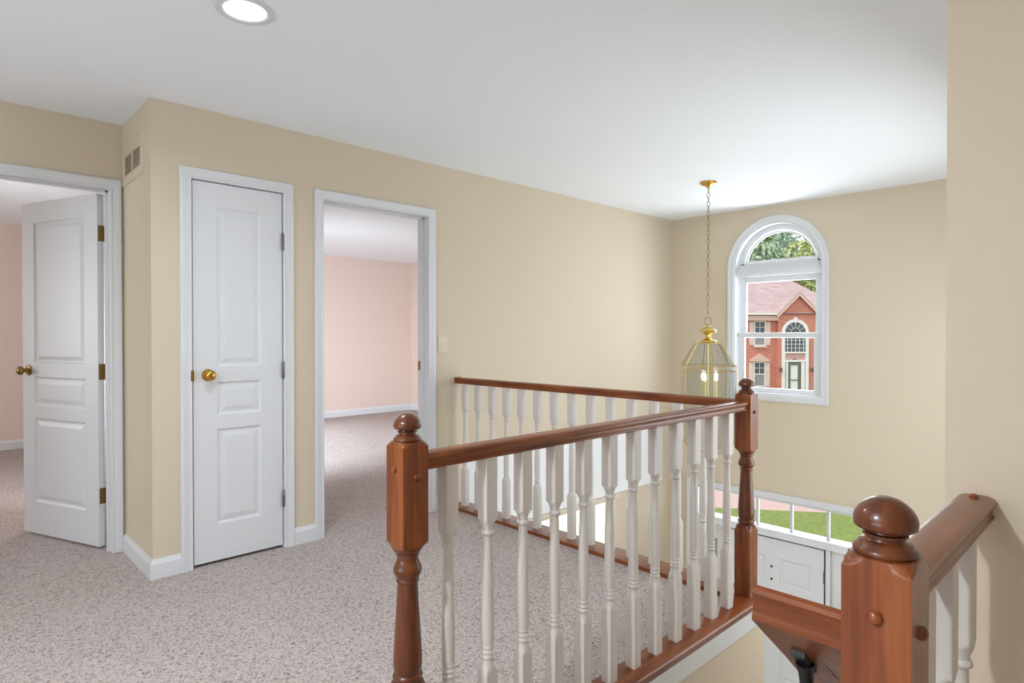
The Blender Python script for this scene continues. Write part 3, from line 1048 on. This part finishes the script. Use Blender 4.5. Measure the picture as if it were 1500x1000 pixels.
# protruding gabled entry bay with arched recess
GA, GB, GC, GP = 1.80, 4.18, 2.99, 6.03
ac, ar = 2.81, 0.60
m = MB()
g = 0.25
m.box(GA, ac - 0.80, -g, 0, -0.3, 4.60).box(ac + 0.80, GB, -g, 0, -0.3, 4.60)
n = 24
for k in range(n):
    a0, a1 = PI * k / n, PI * (k + 1) / n
    xa_, xb_ = ac + 0.80 * math.cos(a0), ac + 0.80 * math.cos(a1)
    m.prism([(xa_, -g, 3.71 + 0.80 * math.sin(a0)), (xb_, -g, 3.71 + 0.80 * math.sin(a1)), (xb_, -g, 4.60), (xa_, -g, 4.60)], (0, g, 0))
m.prism([(GA, -g, 4.60), (GB, -g, 4.60), (GB, -g, 4.80), (GC, -g, GP - 0.06), (GA, -g, 4.80)], (0, g + 2.0, 0))
m.build('entry_bay', M['brick'], hs)
# roofs
m = MB()
ez, ey = 4.86, -0.35
m.poly([(-7.5, ey, ez), (6.3, ey, ez), (3.1, 5.0, 8.25), (-7.5, 5.0, 8.25)])
m.poly([(6.3, ey, ez), (6.3, 9.4, ez), (3.1, 5.0, 8.25)])
m.poly([(-7.5, 9.4, ez), (6.3, 9.4, ez), (3.1, 5.0, 8.25), (-7.5, 5.0, 8.25)])
m.poly([(-7.5, ey, ez - 0.05), (6.3, ey, ez - 0.05), (6.3, 9.4, ez - 0.05), (-7.5, 9.4, ez - 0.05)])
m.build('roof', M['shingle'], hs)
m = MB()
for sg in (-1, 1):
    xe = GC + sg * 1.36
    m.prism([(GC, -g - 0.2, GP + 0.12), (xe, -g - 0.2, GP - 1.24), (xe, -g - 0.2, GP - 1.32), (GC, -g - 0.2, GP + 0.02)], (0, 3.6, 0))
m.build('gable_roof', M['shingle'], hs)
m = MB()
for sg in (-1, 1):
    xe = GC + sg * 1.33
    m.prism([(GC, -g - 0.21, GP + 0.04), (xe, -g - 0.21, GP - 1.29), (xe - sg * 0.02, -g - 0.21, GP - 1.46), (GC, -g - 0.21, GP - 0.14)], (0, 0.08, 0))
m.box(-7, GA, -0.30, -0.02, 4.42, 4.72)
m.box(GB - 0.06, GB + 0.16, -g - 0.1, 0, 4.42, 4.78)
m.build('frieze_board', M['pinktrim'], hs)
MB().box(-7.4, GA - 0.1, -0.45, -0.33, 4.76, 4.88).build('gutter', M['extwhite'], hs)


def hwindow(a0, a1, h0, h1, y, top, bot, nm='window'):
    fm = MB()
    w_ = 0.06
    fm.box(a0, a0 + w_, y - 0.08, y, h0, h1).box(a1 - w_, a1, y - 0.08, y, h0, h1).box(a0 + w_, a1 - w_, y - 0.08, y, h0, h0 + w_)
    fm.box(a0 + w_, a1 - w_, y - 0.08, y, h1 - w_, h1).box(a0 + w_, a1 - w_, y - 0.07, y, (h0 + h1) / 2 - 0.03, (h0 + h1) / 2 + 0.03)
    fm.box((a0 + a1) / 2 - 0.012, (a0 + a1) / 2 + 0.012, y - 0.06, y, (h0 + h1) / 2, h1 - w_)
    fm.box(a0 + w_, a1 - w_, y - 0.06, y, h0 + (h1 - h0) * 0.74, h0 + (h1 - h0) * 0.74 + 0.024)
    f_ = fm.build(nm, M['extwhite'], hs)
    MB().box(a0 + w_, a1 - w_, y - 0.04, y - 0.01, (h0 + h1) / 2, h1 - w_).build('pane', top, f_)
    MB().box(a0 + w_, a1 - w_, y - 0.04, y - 0.01, h0 + w_, (h0 + h1) / 2).build('pane', bot, f_)


hwindow(0.43, 1.12, 2.91, 4.40, 0.0, M['darkglass'], M['greyglass'])
hwindow(0.41, 1.12, 0.45, 1.95, 0.0, M['darkglass'], M['greyglass'])
for (a, b2, z0_, z1_) in ((0.15, 0.42, 2.95, 4.36), (1.14, 1.42, 2.95, 4.36), (0.14, 0.40, 0.45, 1.92), (1.13, 1.40, 0.45, 1.92)):
    m = MB()
    m.box(a, b2, -0.05, 0, z0_, z1_).box(a + 0.05, b2 - 0.05, -0.065, -0.05, z0_ + 0.08, (z0_ + z1_) / 2 - 0.04).box(a + 0.05, b2 - 0.05, -0.065, -0.05, (z0_ + z1_) / 2 + 0.04, z1_ - 0.08)
    m.build('shutter', M['cream'], hs)
MB().box(0.38, 1.2, -0.12, 0, 2.80, 2.91).build('window_sill', M['pinktrim'], hs)
m = MB()
m.prism([(0.18, -0.16, 1.97), (1.36, -0.16, 1.97), (1.36, -0.16, 2.04), (0.77, -0.16, 2.44), (0.18, -0.16, 2.04)], (0, 0.16, 0))
m.box(0.30, 1.24, -0.08, 0, 1.93, 1.97)
m.build('pediment', M['pinktrim'], hs)
# arched entry surround
m = MB()
op = [(ac - 0.60, -0.1)] + [(ac + 0.60 * math.cos(PI - PI * k / 24), 3.71 + 0.60 * math.sin(PI * k / 24)) for k in range(25)] + [(ac + 0.60, -0.1)]
m.moulding(op, [(0, 0), (0, 0.10), (0.20, 0.10), (0.20, 0)], lambda a, z, hh: (a, -g - hh + 0.05, z))
m.prism([(ac - 0.05, -g - 0.1, 4.28), (ac + 0.05, -g - 0.1, 4.28), (ac + 0.10, -g - 0.1, 4.62), (ac - 0.10, -g - 0.1, 4.62)], (0, 0.1, 0))
m.box(ac - 0.60, ac + 0.60, -0.32, -0.2, 1.95, 2.07)
m.build('entry_surround', M['extwhite'], hs)
m = MB()
m.prism([(ac + 0.62 * math.cos(PI * k / 24), -0.30, 3.71 + 0.62 * math.sin(PI * k / 24)) for k in range(25)], (0, 0.05, 0))
m.box(ac - 0.62, ac + 0.62, -0.30, -0.25, 2.54, 3.71)
fw = m.build('arched_window', M['darkglass'], hs)
m = MB()
for k in range(1, 6):
    a = PI * k / 6
    m.bar((ac + 0.26 * math.cos(a), -0.32, 3.71 + 0.26 * math.sin(a)), (ac + 0.60 * math.cos(a), -0.32, 3.71 + 0.60 * math.sin(a)), 0.012, 6)
m.tube([(ac + 0.27 * math.cos(PI * k / 16), -0.32, 3.71 + 0.27 * math.sin(PI * k / 16)) for k in range(17)], 0.012, 6)
for k in range(5):
    m.box(ac - 0.36 + 0.24 * k - 0.0125 - 0.12, ac - 0.36 + 0.24 * k + 0.0125 - 0.12, -0.33, -0.30, 2.54, 3.71)
for k in range(6):
    m.box(ac - 0.60, ac + 0.60, -0.33, -0.30, 2.54 + 0.234 * k - 0.012, 2.54 + 0.234 * k + 0.012)
m.box(ac - 0.60, ac + 0.60, -0.34, -0.30, 2.47, 2.56)
m.build('muntins', M['extwhite'], fw)
MB().box(ac - 0.62, ac + 0.62, -0.28, -0.2, 2.05, 2.50).build('panel', mat('mauve_panel', srgb(206, 160, 156), 0.7), hs)
MB().box(2.66, 2.86, -0.30, -0.28, 2.09, 2.15).build('number_plate', M['greyframe'], hs)
m = MB()
m.box(2.26, 2.38, -0.30, -0.2, -0.1, 1.95).box(3.16, 3.37, -0.30, -0.2, -0.1, 1.95)
m.build('pilasters', M['extwhite'], hs)
MB().box(ac - 0.62, ac + 0.62, -0.24, -0.2, -0.1, 1.95).build('door_recess', M['greyframe'], hs)
dm = MB()
dm.box(2.40, 2.52, -0.30, -0.24, -0.05, 1.92).box(2.97, 3.10, -0.30, -0.24, -0.05, 1.92).box(2.52, 2.97, -0.30, -0.24, 1.76, 1.92).box(2.52, 2.97, -0.30, -0.24, -0.05, 0.08)
dm.box(2.52, 2.97, -0.30, -0.24, 0.84, 0.90)
dr = dm.build('storm_door', M['greyframe'], hs)
MB().box(2.52, 2.97, -0.27, -0.245, 0.08, 1.76).build('pane', M['extwhite'], dr)
for a in (1.91, 3.80):
    m = MB()
    m.lathe([(1.36, 0.02), (1.38, 0.07), (1.58, 0.095), (1.60, 0.06), (1.66, 0.01)], 'Z', (a, -g - 0.14, 0), 10)
    m.box(a - 0.03, a + 0.03, -g - 0.1, -g, 1.42, 1.56)
    m.build('wall_lantern', mat('sconce_bronze', srgb(120, 92, 84), 0.5), hs)


def tree(a, d, zg, h, cr, leafm, label, nleaf=2600, seed=1):
    rnd = random.Random(seed)
    t = thing('tree', label, 'tree', outpt(a, d, zg), 0, 'trees behind the brick house')
    tb = MB()
    tb.tube([(0, 0, -0.5), (0.1, 0, h * 0.4), (-0.05, 0.1, h * 0.7), (0.1, 0.05, h * 0.95)], [0.26, 0.2, 0.13, 0.04], 10)
    for k in range(5):
        an = rnd.uniform(0, 2 * PI)
        zz_ = h * rnd.uniform(0.4, 0.7)
        tb.tube([(0, 0, zz_), (cr * 0.35 * math.cos(an), cr * 0.35 * math.sin(an), zz_ + h * 0.12), (cr * 0.7 * math.cos(an), cr * 0.7 * math.sin(an), zz_ + h * 0.2)], [0.1, 0.07, 0.03], 7)
    tb.build('trunk', M['bark'], t, smooth=50)
    lm = MB()
    blobs = []
    for k in range(16):
        an = rnd.uniform(0, 2 * PI)
        rr = cr * math.sqrt(rnd.random()) * 0.75
        blobs.append((rr * math.cos(an), rr * math.sin(an), h * rnd.uniform(0.42, 0.92), cr * rnd.uniform(0.3, 0.5)))
    for k in range(nleaf):
        bx_, by_, bz_, br_ = rnd.choice(blobs)
        u = Vector((rnd.gauss(0, 1), rnd.gauss(0, 1), rnd.gauss(0, 1))).normalized()
        p_ = Vector((bx_, by_, bz_)) + u * br_ * rnd.uniform(0.75, 1.05)
        s_ = rnd.uniform(0.14, 0.30)
        q = Vector((rnd.gauss(0, 1), rnd.gauss(0, 1), rnd.gauss(0, 1))).normalized()
        t1 = (u + q * 0.8).normalized().orthogonal().normalized() * s_
        t2 = t1.cross((u + q * 0.8).normalized()).normalized() * s_ * 0.7
        lm.poly([p_ - t1, p_ - t2, p_ + t1, p_ + t2])
    lm.build('crown', leafm, t)
    return t


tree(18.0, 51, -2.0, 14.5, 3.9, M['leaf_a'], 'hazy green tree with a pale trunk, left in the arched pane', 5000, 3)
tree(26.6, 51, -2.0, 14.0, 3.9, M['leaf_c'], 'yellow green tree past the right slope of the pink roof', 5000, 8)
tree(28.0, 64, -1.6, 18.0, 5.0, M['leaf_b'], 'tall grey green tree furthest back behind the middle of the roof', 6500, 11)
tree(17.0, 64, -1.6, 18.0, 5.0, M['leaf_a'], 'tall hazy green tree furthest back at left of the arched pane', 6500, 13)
